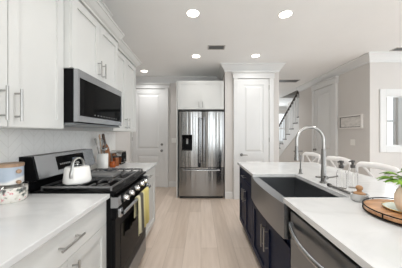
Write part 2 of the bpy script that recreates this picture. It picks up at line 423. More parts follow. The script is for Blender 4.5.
def upper_cabinet(label, loc, rz, w, depth, z0, z1, hz, hl=.16, crown=None, hm='nickel', riser=None):
    t = thing('wall_cabinet', label, 'cabinet', loc, rz)
    MB().box(0, w, 0, depth, z0, z1).build('body', 'cab', t)
    g = .005; dw = (w-3*g)/2
    dz = z0+.004
    for k in (0, 1):
        x0 = g+k*(dw+g); d = shaker(dw, (z1-.012)-dz, x0, dz).build('door', 'cab', t)
        pull(d, x0+dw-.035 if k == 0 else x0+.035, hz, hl, True, hm)
    if crown:
        MB().rect_rings(0, w, -.02, depth-.005, [(o, z1+z) for o, z in CROWN], (crown[0], crown[1], 1, 0)).build('crown_molding', 'cab', t)
    if riser: riser(t)
    return t

# ------------------------------------------------------------------ room doors
def room_door(name, loc, rz, w, h, hinge, knobs, header=.1, cap=True, cw=.085, kside='r', lever=False):
    r = sroot(name, loc, rz)
    st = .11; mid0, mid1 = .80, .93
    leaf(w, h-.01, [(st, w-st, mid1, h-.01-.12), (st, w-st, .2, mid0)], .035, .012, True, 0, .008, .0).build('door_leaf', 'trim', r)
    c = MB()
    c.box(-cw-.004, -.004, -.02, .04, 0, h+.004, .004); c.box(w+.004, w+cw+.004, -.02, .04, 0, h+.004, .004)
    c.box(-cw-.02, w+cw+.02, -.024, .04, h+.004, h+.01+header, .004)
    if cap: c.box(-cw-.045, w+cw+.045, -.05, .04, h+.01+header, h+.04+header, .006)
    c.build('casing', 'trim', r)
    hx = -.004 if hinge == 'l' else w+.004
    for q in (.22, 1.2, h-.18): MB().cyl((hx, -.006, q-.045), (hx, -.006, q+.045), .007, 8).build('hinge', 'darkmetal', r, 40)
    kx = w-.07 if hinge == 'l' else .07
    for i, kz in enumerate(knobs):
        b = MB()
        b.tube([(kx, .0, kz), (kx, -.008, kz)], .03, 16)
        if i == 0 and lever:
            d = 1 if hinge == 'r' else -1
            b.cyl((kx, -.008, kz), (kx, -.05, kz), .01, 10); b.tube([(kx-.01*d, -.05, kz), (kx+.05*d, -.052, kz), (kx+.11*d, -.048, kz-.004)], [.011, .009, .007], 10)
        elif i == 0:
            b.tube([(kx, -.008, kz), (kx, -.03, kz), (kx, -.036, kz), (kx, -.05, kz), (kx, -.064, kz), (kx, -.07, kz)], [.012, .012, .024, .03, .024, .006], 16)
        else: b.tube([(kx, -.008, kz), (kx, -.022, kz)], [.024, .02], 16)
        b.build('door_knob' if i == 0 else 'deadbolt', 'darkmetal', r, 40)
    return r
room_door('door_1', (-1.70, BY-.041, 0), 0, 0.80, 2.44, 'l', [.91, 1.06], header=.09)
room_door('door_2', (0.75, FY-.041, 0), 0, 0.626, 2.44, 'r', [.90], header=.1, lever=True)
# on the greige wall: faces -X, local x runs towards the camera
room_door('door_3', (GX-.041, 5.25, 0), -PI/2, 0.77, 2.44, 'r', [.92], header=.11, cap=True)

# ------------------------------------------------------------------ staircase in the entry hall
st = thing('staircase', 'white staircase with dark treads and dark handrail beyond the pantry wall', 'staircase', (3.12, 9.1, 0))
b = MB(); nst = 14; RI, RU = .185, .287
prof = [(0, 0)]
for k in range(nst): prof += [(-RU*k, RI*(k+1)), (-RU*(k+1), RI*(k+1))]
prof += [(-RU*nst, RI*nst-.35), (-RU*1.3, 0)]
b.prism(prof, 'x', .02, .835); b.build('stair_flight', 'trim', st)
sk = []
b = MB(); b.prism([(-RU*1.2, .0), (-RU*nst, RI*nst-.33), (-RU*nst, 0)], 'x', .03, .09); b.build('under_stair_wall', 'wall', st)
for k in range(nst-1): MB().box(.0, .835, -RU*(k+1)-.0, -RU*k+.03, RI*(k+1), RI*(k+1)+.03).build('tread', 'handrail', st)
for k in range(nst-3):
    for q in (.08, .22):
        y = -RU*k-q; z = RI*(k+1)+.03
        MB().box(.035, .06, y-.0125, y+.0125, z, RI+(q+RU*k)/RU*RI+.83).build('baluster', 'trim', st)
MB().tube([(.0475, -.02, RI+.86), (.0475, -RU*(nst-3), RI*(nst-2)+.86)], .036, 8).build('handrail', 'handrail', st, 40)
b = MB(); b.box(-.002, .1, -.06, .05, 0, 1.12, .006); b.rect_rings(-.002, .1, -.06, .05, [(0, 1.12), (.02, 1.13), (.02, 1.15), (0, 1.19)]); b.build('newel_post', 'trim', st)

# ------------------------------------------------------------------ kitchen, left run
base_cabinet('white base cabinet with one wide drawer, left of the range in the foreground', (-.665, .572, 0), PI/2, .80, .575, 'cab', hz=.60, hl=.17)
base_cabinet('small white base cabinet between the range and the end of the left run', (-.665, 2.136, 0), PI/2, .70, .575, 'cab', doors=1, hl=.13)
tag(MB().box(-1.246, -.62, .56, 1.371, .884, .914, .004).build('countertop', 'quartz'), 'white quartz countertop left of the range, holding the stacked jars', 'countertop')
tag(MB().box(-1.246, -.62, 2.134, 2.85, .884, .914, .004).build('countertop', 'quartz'), 'short white quartz countertop behind the range, holding crock and toaster', 'countertop')

upper_cabinet('tall white wall cabinet nearest the camera, above the stacked jars', (-.953, .572, 0), PI/2, .798, .30, 1.352, 2.29, 1.465, .16, crown=(0, 0))
def riser(t):
    b = MB(); b.box(0.02, .76, .125, .36, 2.376, 2.50); b.rect_rings(.02, .76, .105, .36, [(o, 2.50+z*1.05) for o, z in CROWN], (0, .3, 1, 0)); b.build('riser_box', 'cab', t)
upper_cabinet('short white wall cabinet above the microwave with stacked crown on top', (-.90, 1.371, 0), PI/2, .760, .353, 1.772, 2.29, 1.875, .13, crown=(0, .25), riser=riser)
upper_cabinet('narrow white wall cabinet beyond the microwave at the end of the run', (-.953, 2.133, 0), PI/2, .745, .30, 1.352, 2.275, 1.45, .13, crown=(0, 1))

# microwave
mw = thing('microwave', 'stainless over-the-range microwave with dark glass door', 'microwave', (-.84, 1.373, 1.385), PI/2)
mwW, mwH = .755, .382
MB().box(0, mwW, .03, .405, .012, mwH).build('body', 'black', mw)
b = MB(); b.box(0, mwW, .0, .03, .02, .062); b.box(0, mwW, 0, .03, mwH-.055, mwH); b.box(0, .02, 0, .03, .062, mwH-.055); b.box(mwW-.012, mwW, 0, .03, .062, mwH-.055)
b.build('door_frame', 'steel', mw)
MB().box(.02, mwW-.012, .004, .03, .062, mwH-.055).build('window', 'blackglass', mw)
for k in range(9): MB().box(.22+k*.05, .234+k*.05, .002, .0045, .08, .087).build('button', 'greyplate', mw)
b = MB(); b.box(.0, mwW, .02, .405, 0, .012); b.build('vent_panel', 'dsteel', mw)

# range
rg = thing('range', 'stainless and black gas range with knobs and slanted backguard', 'range', (-.585, 1.3735, 0), PI/2)
RW = .757
b = MB(); b.box(0, RW, .03, .655, .08, .905); b.box(.02, RW-.02, .07, .63, 0, .08); b.build('body', 'black', rg)
MB().box(.0, RW, -.004, .57, .905, .926, .004).build('cooktop', 'black', rg)
b = MB(); b.prism([(.03, .815), (-.012, .815), (-.02, .825), (-.014, .884), (.03, .884)], 'x', 0, RW); b.build('control_panel', 'black', rg)
for q in (0, RW-.05):
    b = MB(); b.prism([(.032, .813), (-.014, .813), (-.023, .825), (-.017, .886), (.032, .886)], 'x', q-.001 if q == 0 else q, q+.05); b.build('end_cap', 'steel', rg)
for i, q in enumerate((.115, .235, .375, .52, .64)):
    k_ = MB(); k_.tube([(q, -.016, .85), (q, -.022, .85)], .028, 18); kb = k_.build('knob', 'steel', rg, 40)
    k2 = MB(); k2.tube([(q, -.022, .85), (q, -.045, .85), (q, -.05, .85)], [.022, .02, .016], 18); k2.box(q-.004, q+.004, -.054, -.045, .832, .868); k2.build('knob_grip', 'chrome', kb, 40)
dr = MB().box(0, RW, 0, .03, .245, .735, .003).build('oven_door', 'black', rg)
MB().box(.09, RW-.09, -.002, .002, .32, .66).build('oven_window', 'blackglass', dr)
MB().box(0, RW, -.006, .03, .74, .808, .003).build('door_band', 'black', dr)
b = MB()
for q in (.012, RW-.052): b.box(q, q+.04, -.034, -.006, .745, .805, .004)
b.tube([(.02, -.048, .775), (RW-.02, -.048, .775)], .014, 12); b.box(.02, .034, -.05, -.02, .762, .788); b.box(RW-.034, RW-.02, -.05, -.02, .762, .788)
b.build('handle', 'steel', dr, 40)
MB().box(0, RW, 0.0, .03, .085, .235, .003).build('drawer', 'dsteel', rg)
def grate(x0, x1):
    b = MB(); y0, y1 = .03, .52; z0, z1 = .946, .958; t = .011
    for x in (x0, x1-t): b.box(x, x+t, y0, y1, z0, z1)
    n = 6
    for k in range(n+1):
        y = y0+(y1-y0-t)*k/n
        if k in (0, 3, n): b.box(x0+t, x1-t, y, y+t, z0, z1)
        else:
            b.box(x0+t, x0+(x1-x0)*.4, y, y+t, z0, z1); b.box(x0+(x1-x0)*.6, x1-t, y, y+t, z0, z1)
    for x in (x0, x1-t):
        for y in (y0, y1-t): b.box(x, x+t, y, y+t, .926, z0)
    return b.build('grate', 'iron', rg)
for k in range(3): grate(.012+k*.2455, .012+(k+1)*.2455-.004)
for x, y, r in ((.135, .15, .045), (.135, .40, .04), (.378, .275, .05), (.62, .15, .04), (.62, .40, .045)):
    MB().lathe([(0, .926), (r, .926), (r, .934), (r*.8, .937), (r*.8, .942), (0, .943)], 20, (x, y, 0)).build('burner', 'iron', rg, 40)
b = MB(); b.prism([(.66, .926), (.66, 1.163), (.572, 1.163), (.534, 1.004), (.585, .985), (.585, .926)], 'x', 0, RW); bgd = b.build('backguard', 'black', rg)
def slab_on_slant(x0, x1, f0, f1, t, name, m_, par, off=0.0):
    A = Vector((.534, 1.004)); Bv = Vector((.572, 1.163)); d = Bv-A; n = Vector((-d.y, d.x)).normalized()
    p0, p1 = A+d*f0+n*off, A+d*f1+n*off
    pts = [p0, p1, p1+n*t, p0+n*t]
    return MB().prism([(p.x, p.y) for p in pts], 'x', x0, x1).build(name, m_, par)
slab_on_slant(.012, RW-.006, .0, 1.0, .006, 'steel_face', 'steel', bgd)
slab_on_slant(.21, .57, .2, .86, .003, 'display', 'blackglass', bgd, .006)
for k in range(6): slab_on_slant(.235+k*.022, .25+k*.022, .42, .5, .001, 'button', 'greyplate', bgd, .009)
slab_on_slant(.40, .46, .48, .66, .001, 'clock_screen', 'bluegrey', bgd, .009)

# kitchen towel over the oven handle
tw = thing('dish_towel', 'yellow and white striped dish towel hanging from the oven handle', 'towel', (-.585, 1.375+.30, 0), PI/2)
b = MB(); nx = 24
def towel_loop(x):
    w = .004*math.sin(x*95)+.003*math.sin(x*41+1); th = .004
    path = [(-.074+w*1.6, .47+.008*math.sin(x*30)), (-.070+w, .64), (-.066+w*.3, .775), (-.06, .7915), (-.048, .7955), (-.034, .788), (-.030, .74), (-.028+w*.4, .62)]
    ol = []
    for i, p in enumerate(path): ol.append((x, p[0], p[1]))
    for p in reversed(path):
        sgn = 1
        ol.append((x, p[0]*.999+(.004 if p[0] < -.048 else -.004), p[1]-.003))
    return ol
b.loft([towel_loop(.33*k/nx) for k in range(nx+1)]); b.build('towel', 'towel', tw, 60)

# kettle on the left rear burner
kt = thing('kettle', 'white kettle with chrome loop handle on the near burner', 'kettle', (-.925, 1.505, .958))
MB().lathe([(0, 0), (.083, 0), (.092, .006), (.094, .02), (.082, .112), (.077, .119), (.05, .122), (0, .123)], 36).build('body', 'ceramic', kt, 50)
ld = MB().lathe([(0, .1225), (.05, .1225), (.052, .127), (.04, .133), (0, .135)], 28).build('lid', 'chrome', kt, 50)
MB().lathe([(0, .134), (.008, .134), (.008, .142), (.014, .148), (.01, .156), (0, .157)], 16).build('knob', 'chrome', ld, 50)
d = Vector((-.55, -.83, 0)).normalized()
d = Vector((.8, -.6, 0)).normalized()
hp = [Vector((-.05, -.03, .118))]
hp = [(.014, -.096, .05), (.013, -.1, .075), (.015, -.088, .11)]
for k in range(13):
    a = PI-PI*k/12; hp.append((.026+.012*math.cos(a), -.035+.045*math.cos(a), .145+.042*math.sin(a)))
hp += [(.038, .012, .122)]
MB().tube(hp, .0075, 8, flat=(1.5, .8)).build('handle', 'nickel', kt, 50)
MB().tube([(-.05, .07, .055), (-.066, .092, .08), (-.08, .11, .102), (-.088, .12, .108)], [.02, .014, .010, .009], 12).build('spout', 'ceramic', kt, 50)

# griddle plate over the centre burner
gr = thing('griddle', 'flat grey griddle plate lying across the middle of the grates', 'griddle', (-.855, 1.75, .9585))
b = MB(); b.box(-.125, .125, -.085, .085, 0, .012, .003); b.build('plate', 'greyplate', gr)
b = MB(); b.rect_rings(-.125, .125, -.085, .085, [(0, .012), (0, .02), (-.008, .02), (-.008, .0121)]); b.build('rim', 'greyplate', gr)

# worktop things beyond the range
cr = thing('utensil_crock', 'white cylindrical crock full of cooking utensils beyond the range', 'crock', (-1.14, 2.33, .9142))
MB().lathe([(0, 0), (.056, 0), (.06, .005), (.06, .178), (.057, .181), (.054, .178), (.054, .012), (0, .012)], 32).build('body', 'ceramic', cr, 50)
def utensil(name, label, foot, head, shape, m1, m2, group='cooking utensils in the white crock'):
    o = Vector((-1.14, 2.33, .9142)); t = thing(name, label, 'utensil', o, 0, group)
    f, h = Vector(foot), Vector(head); dirv = (h-f).normalized()
    MB().tube([f, h], .0055, 8).build('shaft', m1, t, 40)
    if shape == 'spoon':
        P = [h+dirv*(q*.085) for q in (0, .15, .4, .7, .92, 1.0)]; R = [.006, .014, .026, .027, .016, .003]
        MB().tube(P, R, 14, flat=(.32, 1), up=(1, 0.3, 0)).build('bowl', m2, t, 50)
    elif shape == 'turner':
        P = [h, h+dirv*.02, h+dirv*.03, h+dirv*.1]; R = [.007, .012, .03, .034]
        MB().tube(P, R, 4, flat=(.1, 1), up=(1, 0.3, 0)).build('blade', m2, t)
    elif shape == 'ladle':
        MB().lathe([(.0, -.03), (.022, -.024), (.036, -.004), (.038, .008), (.034, .008), (.02, -.018), (0, -.024)], 20, tuple(h+Vector((.02, -.015, .01)))).build('bowl', m2, t, 50)
    elif shape == 'whisk':
        b = MB()
        for k in range(5):
            a = PI*k/5; pts = []
            for q in range(13):
                s_ = q/12; rr = .026*math.sin(PI*s_)**.8; zz = .1*(1-abs(2*s_-1)**2) if False else .11*math.sin(PI*s_/1)*.5
                ang = PI*2*s_; pts.append(h+dirv*(.055-.055*math.cos(ang))+Vector((math.cos(a), math.sin(a), 0))*(.026*math.sin(ang)))
            b.tube(pts, .0014, 5)
        b.build('whisk_wires', m2, t, 40)
    return t
utensil('wooden_spoon', 'pale wooden spoon, tallest of the utensils standing in the crock', (.015, -.02, .014), (-.015, -.028, .32), 'spoon', 'spoonwood', 'spoonwood')
utensil('turner', 'steel turner standing at the left of the crock', (-.005, .0, .014), (-.045, -.035, .26), 'turner', 'nickel', 'nickel')
utensil('ladle', 'steel ladle leaning to the right edge of the crock', (-.01, .02, .014), (.022, -.03, .235), 'ladle', 'nickel', 'chrome')
utensil('whisk', 'wire whisk standing towards the back of the crock', (.0, -.01, .014), (-.028, .03, .25), 'whisk', 'nickel', 'chrome')
utensil('slotted_spoon', 'grey serving spoon between the wooden spoon and the ladle in the crock', (.0, .02, .014), (.02, .015, .24), 'spoon', 'darkmetal', 'darkmetal')

# spoon rest
sr = MB().lathe([(0, 0), (.05, 0), (.062, .006), (.075, .016), (.072, .018), (.055, .008), (0, .005)], 30, (0, 0, 0), 1.3, .75).build('spoon_rest', 'bluegrey', None, 50, (-1.0, 2.235, .9142))
tag(sr, 'oval blue grey spoon rest lying beside the crock behind the range', 'spoon rest')

# cutting board leaning on the tiled wall
cb = thing('cutting_board', 'brown wooden paddle cutting board leaning on the wall beside the crock', 'cutting board', (-1.15, 2.55, .9145))
tilt = math.atan2(.085, .40)
def board_pts(pts, x0, x1, nm, m_):
    b = MB(); b.prism(pts, 'x', x0, x1); o = b.build(nm, m_, cb); o.rotation_euler = (0, -tilt, 0); return o
body = [(-.07, .0), (.07, .0), (.07, .21), (.062, .245), (.04, .275), (.02, .292), (-.02, .292), (-.04, .275), (-.062, .245), (-.07, .21)]
board_pts([(y*1.0, z) for y, z in body], -.018, 0, 'board', 'board')
o = board_pts([(-.02, .292), (.02, .292), (.021, .36), (.026, .40), (.018, .418), (-.018, .418), (-.026, .40), (-.021, .36)], -.017, -.001, 'handle', 'dkboard')

# candle jar
cj = thing('candle_jar', 'small amber glass candle jar in front of the cutting board', 'jar', (-1.075, 2.45, .9142))
MB().lathe([(0, 0), (.03, 0), (.034, .004), (.034, .066), (.031, .07), (.029, .066), (.029, .006), (0, .006)], 24).build('glass', 'amber', cj, 50)
MB().lathe([(0, .0065), (.0285, .0065), (.0285, .045), (0, .046)], 24).build('wax', mat('amber_wax', (190, 118, 66), .5), cj, 50)
# copper canister behind the candle
cc = thing('copper_canister', 'small copper coloured canister standing beside the toaster', 'canister', (-1.155, 2.66-.07, .9142))
cc.location = (-1.09, 2.575, .9142)
MB().lathe([(0, 0), (.036, 0), (.04, .004), (.04, .105), (.0, .105)], 24).build('body', mat('copper', (176, 112, 76), .3, 1.0), cc, 50)
MB().lathe([(0, .105), (.041, .105), (.041, .118), (.034, .124), (0, .125)], 24).build('lid', 'rubber', cc, 50)

# toaster
to = thing('toaster', 'chrome toaster with a black end panel at the far end of the left worktop', 'toaster', (-1.05, 2.66, .9142), PI/2)
prof = [(.0, .02), (.0, .12), (.012, .155), (.04, .175), (.145, .175), (.173, .155), (.185, .12), (.185, .02)]
MB().prism(prof, 'y', .006, .188).build('shell', 'chrome', to, 40)
MB().prism([(x*.78+.02, z*.84+.012) for x, z in prof], 'y', 0, .012).build('end_panel', 'black', to)
b = MB(); b.box(.012, .173, .016, .185, 0, .02); b.build('base', 'black', to)
for q in (.06, .105): MB().box(q, q+.022, .03, .17, .1752, .1765).build('slot', 'black', to)
MB().box(.075, .11, -.02, 0, .11, .122, .003).build('lever', 'rubber', to)
MB().tube([(.0925, 0, .055), (.0925, -.01, .055)], .012, 14).build('dial', 'greyplate', to, 40)

# stacked food jars on the near worktop
fj = thing('patterned_jar', 'round patterned clip jar at the bottom of the stack on the left worktop', 'jar', (-1.155, 1.225, .9142))
MB().lathe([(0, 0), (.066, 0), (.074, .01), (.078, .045), (.078, .088), (0, .088)], 36).build('jar_body', 'floral', fj, 50)
MB().lathe([(0, .088), (.08, .088), (.081, .1), (.076, .104), (0, .104)], 36).build('lid', 'clear', fj, 50)
for a in (-.15, -1.25):
    c, s_ = math.cos(a), math.sin(a)
    b = MB(); b.tube([(c*.079, s_*.079, .06), (c*.09, s_*.09, .075), (c*.092, s_*.092, .09), (c*.08, s_*.08, .103)], .004, 6); b.box(c*.086-.009, c*.086+.009, s_*.086-.009, s_*.086+.009, .072, .084); b.build('clasp', 'nickel', fj, 40)
cn = thing('canister', 'pale blue and white canister with wooden lid stacked on the patterned jar', 'canister', (-1.16, 1.225, .9142+.1045))
MB().lathe([(0, 0), (.056, 0), (.062, .006), (.062, .104), (0, .104)], 36).build('jar_body', 'canister', cn, 50)
MB().lathe([(0, .104), (.064, .104), (.065, .108), (.065, .12), (.062, .124), (0, .124)], 36).build('lid', 'lidwood', cn, 50)
MB().tube([(.058, -.02, .078), (.068, -.022, .078), (.076, -.024, .078), (.081, -.026, .078)], [.008, .013, .013, .006], 12).build('peg', 'lidwood', cn, 50)
MB().tube([(.058, -.02, .015), (.068, -.022, .015), (.076, -.024, .015), (.08, -.026, .015)], [.008, .011, .011, .006], 12).build('peg', 'lidwood', cn, 50)

# ------------------------------------------------------------------ fridge and its surround
fr = thing('refrigerator', 'stainless french door refrigerator with ice dispenser and bottom freezer', 'refrigerator', (0.008, FY-.01, 0))
fw = .462
b = MB(); b.box(-fw+.005, fw-.005, .06, .80, .03, 1.765); b.box(-fw+.03, fw-.03, .1, .75, 0, .03); b.build('body', 'rubber', fr)
def fdoor(x0, x1, z0, z1, name, bow=.012):
    n = 10; pts = []
    for k in range(n+1):
        u_ = k/n; e = min(u_, 1-u_)*(x1-x0); rnd = .02*max(0, 1-e/.02)**2
        pts.append((x0+(x1-x0)*u_, -bow*(1-(2*u_-1)**2)+rnd))
    pts += [(x1, .055), (x0, .055)]
    return MB().prism(pts, 'z', z0, z1).build(name, 'fridge', fr, 30)
dl = fdoor(-fw, .007, .645, 1.775, 'door')
drr = fdoor(.012, fw, .645, 1.775, 'door')
fz = fdoor(-fw, fw, .055, .635, 'freezer_drawer', .014)
for par, x in ((dl, -.032), (drr, .05)):
    b = MB(); b.tube([(x, -.055, .74), (x, -.062, .9), (x, -.064, 1.2), (x, -.062, 1.5), (x, -.055, 1.66)], .013, 12, flat=(1, 1))
    for z in (.76, 1.64): b.cyl((x, -.002, z), (x, -.056, z), .01, 8)
    b.build('handle', 'steel', par, 40)
b = MB(); b.tube([(-.37, -.055, .59), (-.2, -.066, .59), (0, -.07, .59), (.2, -.066, .59), (.37, -.055, .59)], .012, 12)
for x in (-.35, .35): b.cyl((x, -.004, .59), (x, -.057, .59), .01, 8)
b.build('handle', 'steel', fz, 40)
b = MB(); x0, x1, z0, z1 = -.392, -.185, .985, 1.305
b.box(x0, x0+.018, -.026, -.008, z0, z1); b.box(x1-.018, x1, -.026, -.008, z0, z1); b.box(x0, x1, -.026, -.008, z1-.02, z1); b.box(x0, x1, -.04, -.008, z0, z0+.022); b.box(x0, x1, -.016, -.008, z0, z1)
dp = b.build('dispenser', 'black', dl)
MB().box(x0+.018, x1-.018, -.024, -.016, z1-.085, z1-.02).build('display', 'blackglass', dp)
b = MB(); b.box(-.305, -.27, -.03, -.016, 1.12, 1.22); b.tube([(-.288, -.032, 1.225), (-.288, -.032, 1.19)], [.022, .014], 12); b.build('spout', 'greyplate', dp)
MB().box(-fw, fw, .0, .1, 1.778, 1.80, .003).build('hinge_cover', 'rubber', fr)
MB().box(-fw+.02, fw-.02, .02, .06, .008, .05).build('toe_grille', 'rubber', fr)

cab = upper_cabinet('white two door cabinet built in above the refrigerator', (-.482, FY+.04, 0), 0, .955, .86, 1.825, 2.42, 1.92, .12)
pn = tag(MB().box(-.505, -.484, FY+.02, BY-.002, 0, 2.42).build('side_panel', 'cab'), 'tall narrow white panel standing left of the refrigerator', 'panel')

def switch(name, label, loc, rz):
    t = thing(name, label, 'light switch', loc, rz)
    MB().box(-.058, .058, -.006, 0, -.058, .058, .002).build('cover_plate', 'plate', t)
    for q in (-.023, .023): MB().box(q-.016, q+.016, -.010, -.006, -.032, .032, .001).build('rocker', 'plate', t)
    return t
switch('light_switch', 'white double light switch on the narrow wall left of the refrigerator', (-.675, BY-.0005, 1.16), 0)
switch('light_switch', 'white double light switch on the greige wall below the framed picture', (GX-.0005, 3.97, 1.155), -PI/2)

# framed picture on the greige wall
fp = thing('framed_picture', 'wide framed pale print hanging on the greige wall near the white door', 'picture', (GX-.002, 4.02, 1.56), -PI/2)
fwid, fhei = .31, .135
b = MB()
b.box(-fwid, -fwid+.028, -.035, 0, -fhei, fhei); b.box(fwid-.028, fwid, -.035, 0, -fhei, fhei); b.box(-fwid+.028, fwid-.028, -.035, 0, -fhei, -fhei+.028); b.box(-fwid+.028, fwid-.028, -.035, 0, fhei-.028, fhei)
b.build('frame', mat('silver_frame', (226, 223, 220), .4), fp)
b = MB(); b.box(-fwid+.028, fwid-.028, -.016, -.002, -fhei+.028, fhei-.028); b.build('print', 'print', fp)
b = MB(); t_ = .01
b.box(-fwid+.028, fwid-.028, -.03, -.016, fhei-.028-t_, fhei-.028); b.box(-fwid+.028, fwid-.028, -.03, -.016, -fhei+.028, -fhei+.028+t_); b.box(-fwid+.028, -fwid+.028+t_, -.03, -.016, -fhei+.028, fhei-.028)
b.build('inner_lip', mat('dark_lip', (92, 88, 84), .5), fp)

# ------------------------------------------------------------------ island
IX = .57   # cabinet body front, doors stick out .02 to .55
iy_far = 2.87
base_cabinet('navy island cabinet with drawer and two doors at the far end', (IX, iy_far, 0), -PI/2, .73, .66, 'navy', hl=.15, dh=.19)
base_cabinet('navy island cabinet with two doors under the farmhouse sink', (IX, 2.138, 0), -PI/2, .898, .66, 'navy', drawer=False, top=.65, hm='nickel', hl=.19, hz=.45, zdoor_top=.612)
# rear panel of the island carrying the overhang
tag(MB().box(1.232, 1.262, .37, 2.87, 0, .884).build('kitchen_island', 'navy'), 'navy back panel of the island behind the sink cabinets, facing the stools', 'island')
tag(MB().box(IX, 1.23, .37, .615, 0, .884).build('end_panel', 'navy'), 'navy end block of the island on the near side of the dishwasher', 'panel')
b = MB()
sx0, sx1, sy0, sy1 = .575, .95, 1.287, 2.03
b.box(.525, 1.62, sy1, 2.90, .885, .914); b.box(.525, 1.62, .35, sy0, .885, .914); b.box(sx1, 1.62, sy0, sy1, .885, .914)
tag(b.build('island_countertop', 'quartz'), 'long white quartz countertop of the navy island with sink cutout', 'countertop')

# farmhouse sink: bowed apron, basin
sk = thing('farmhouse_sink', 'stainless farmhouse sink with bowed apron set in the island', 'sink', (.0, 1.659, 0))
ha = .405
pts = []
for k in range(13):
    u_ = -1+2*k/12; pts.append((.517-.022*(1-u_*u_), u_*ha))
ap = [(.578, ha)]+[(x, y) for x, y in pts[::-1]]+[(.578, -ha)]
MB().prism(ap, 'z', .664, .884).build('apron', 'sink', sk, 30)
b = MB(); y0, y1 = sy0-1.659-.004, sy1-1.659+.004; zb = .68
b.box(.578, sx1+.012, y0-.012, y0, zb, .8845); b.box(.578, sx1+.012, y1, y1+.012, zb, .8845); b.box(sx1, sx1+.012, y0, y1, zb, .8845); b.box(.578, sx1, y0, y1, zb, zb+.008); 
b.build('basin', 'sink', sk)
b = MB(); b.lathe([(.0, .0), (.04, .0), (.045, .004), (.03, .006), (0, .004)], 20, (.77, .05, zb+.0075)); b.build('drain', 'chrome', sk, 40)

# dishwasher
dw = thing('dishwasher', 'stainless dishwasher with a bowed bar handle beside the farmhouse sink', 'dishwasher', (IX, 1.232, 0), -PI/2)
MB().box(.004, .606, .0, .62, .1, .87).build('body', 'black', dw)
dd = MB().box(.006, .604, -.024, 0, .105, .852, .004).build('door', 'dsteel', dw)
MB().box(.02, .59, .03, .6, 0, .1).build('toe_kick', 'black', dw)
b = MB(); pts = []
for k in range(17):
    u_ = k/16; pts.append((.02+.57*u_, -.032-.05*math.sin(PI*u_)**.8, .775-.012*math.sin(PI*u_)))
b.tube(pts, .012, 12, flat=(1.2, .8)); b.cyl((.025, -.022, .775), (.025, -.04, .775), .012, 8); b.cyl((.585, -.022, .775), (.585, -.04, .775), .012, 8)
b.build('handle', 'steel', dd, 40)

# faucet: spring neck bends over towards the sink
FX, FYY = 1.02, 1.675
fa = thing('faucet', 'tall brushed metal spring neck kitchen faucet behind the sink', 'faucet', (FX, FYY, .9145))
MB().lathe([(0, 0), (.03, 0), (.03, .006), (.024, .012), (.021, .012), (.0195, .1), (.0165, .108), (.016, .28), (0, .282)], 20).build('body', 'darkmetal', fa, 40)
ra = .112
np_ = [(0, 0, .28), (0, 0, .31), (0, 0, .335)]+[(-ra+ra*math.cos(a), 0, .35+ra*math.sin(a)) for a in [PI*k/24 for k in range(0, 25)]]+[(-2*ra, 0, .33), (-2*ra, 0, .305)]
fine = []
for i in range(len(np_)-1):
    A, B = Vector(np_[i]), Vector(np_[i+1])
    for q in range(4): fine.append(A.lerp(B, q/4))
fine.append(Vector(np_[-1]))
MB().tube(fine, [.0135 if i % 2 else .0115 for i in range(len(fine))], 10).build('spring_neck', 'nickel', fa, 60)
MB().lathe([(0, .305), (.013, .305), (.014, .28), (.015, .22), (.019, .205), (.019, .185), (.0, .183)], 16, (-2*ra, 0, 0)).build('spray_head', 'darkmetal', fa, 40)
MB().tube([(-2*ra+.05, 0, .262), (-2*ra, 0, .262), (-2*ra-.022, 0, .262)], .005, 8).build('holder_arm', 'darkmetal', fa, 40)
b = MB(); b.cyl((0, -.018, .05), (0, -.05, .05), .014, 12); b.tube([(0, -.045, .05), (.04, -.05, .056), (.085, -.052, .066)], [.008, .007, .006], 8); b.build('handle', 'darkmetal', fa, 40)
b = MB(); b.cyl((-.02, .0, .045), (-.062, .0, .05), .008, 10); b.build('side_knob', 'darkmetal', fa, 40)

sd = thing('soap_dispenser', 'slim metal soap dispenser at the far corner of the sink', 'soap dispenser', (1.02, 2.03+.03, .9145))
MB().lathe([(0, 0), (.022, 0), (.022, .006), (.015, .012), (.014, .045), (.007, .05), (.006, .17), (0, .171)], 16).build('body', 'darkmetal', sd, 40)
MB().tube([(0, 0, .165), (0, 0, .185), (-.012, 0, .195), (-.05, 0, .193), (-.062, 0, .183)], [.009, .009, .008, .006, .005], 10).build('spout', 'darkmetal', sd, 40)

# dark rod on the rear edge of the sink
rb = thing('roll_up_rack', 'rolled dark metal drying rack lying along the back edge of the sink', 'drying rack', (.985, 1.42, .9145))
MB().tube([(.004, -.125, .0125), (.0, .125, .0125)], .0095, 10).build('rod', 'darkmetal', rb, 40)
for q in (-.125, .125): MB().tube([(.002, q-.012, .0128), (.002, q+.012, .0128)], .0128, 12).build('end_cap', 'rubber', rb, 40)

def bottle(label, loc, s=1.0):
    t = thing('pump_bottle', label, 'bottle', loc, 0, 'glass pump bottles behind the sink')
    MB().lathe([(0, 0), (.029, 0), (.031, .004), (.031, .11), (.026, .128), (.013, .138), (.0125, .15), (.0, .15)], 24).build('glass', 'clear', t, 50)
    b = MB(); b.lathe([(0, .15), (.016, .15), (.016, .172), (.009, .174), (.009, .19), (.015, .192), (.015, .206), (0, .208)], 16); b.tube([(0, 0, .2), (-.018, 0, .2), (-.028, 0, .195)], .005, 8); b.build('pump', 'pump', t, 40)
    MB().tube([(0, 0, .15), (.006, 0, .012)], .002, 6).build('dip_tube', 'plate', t)
    return t
bottle('clear glass pump bottle nearer the faucet, left of the pair', (1.052, 1.505, .9145))
bottle('clear glass pump bottle right of the pair, towards the stools', (1.148, 1.52, .9145))

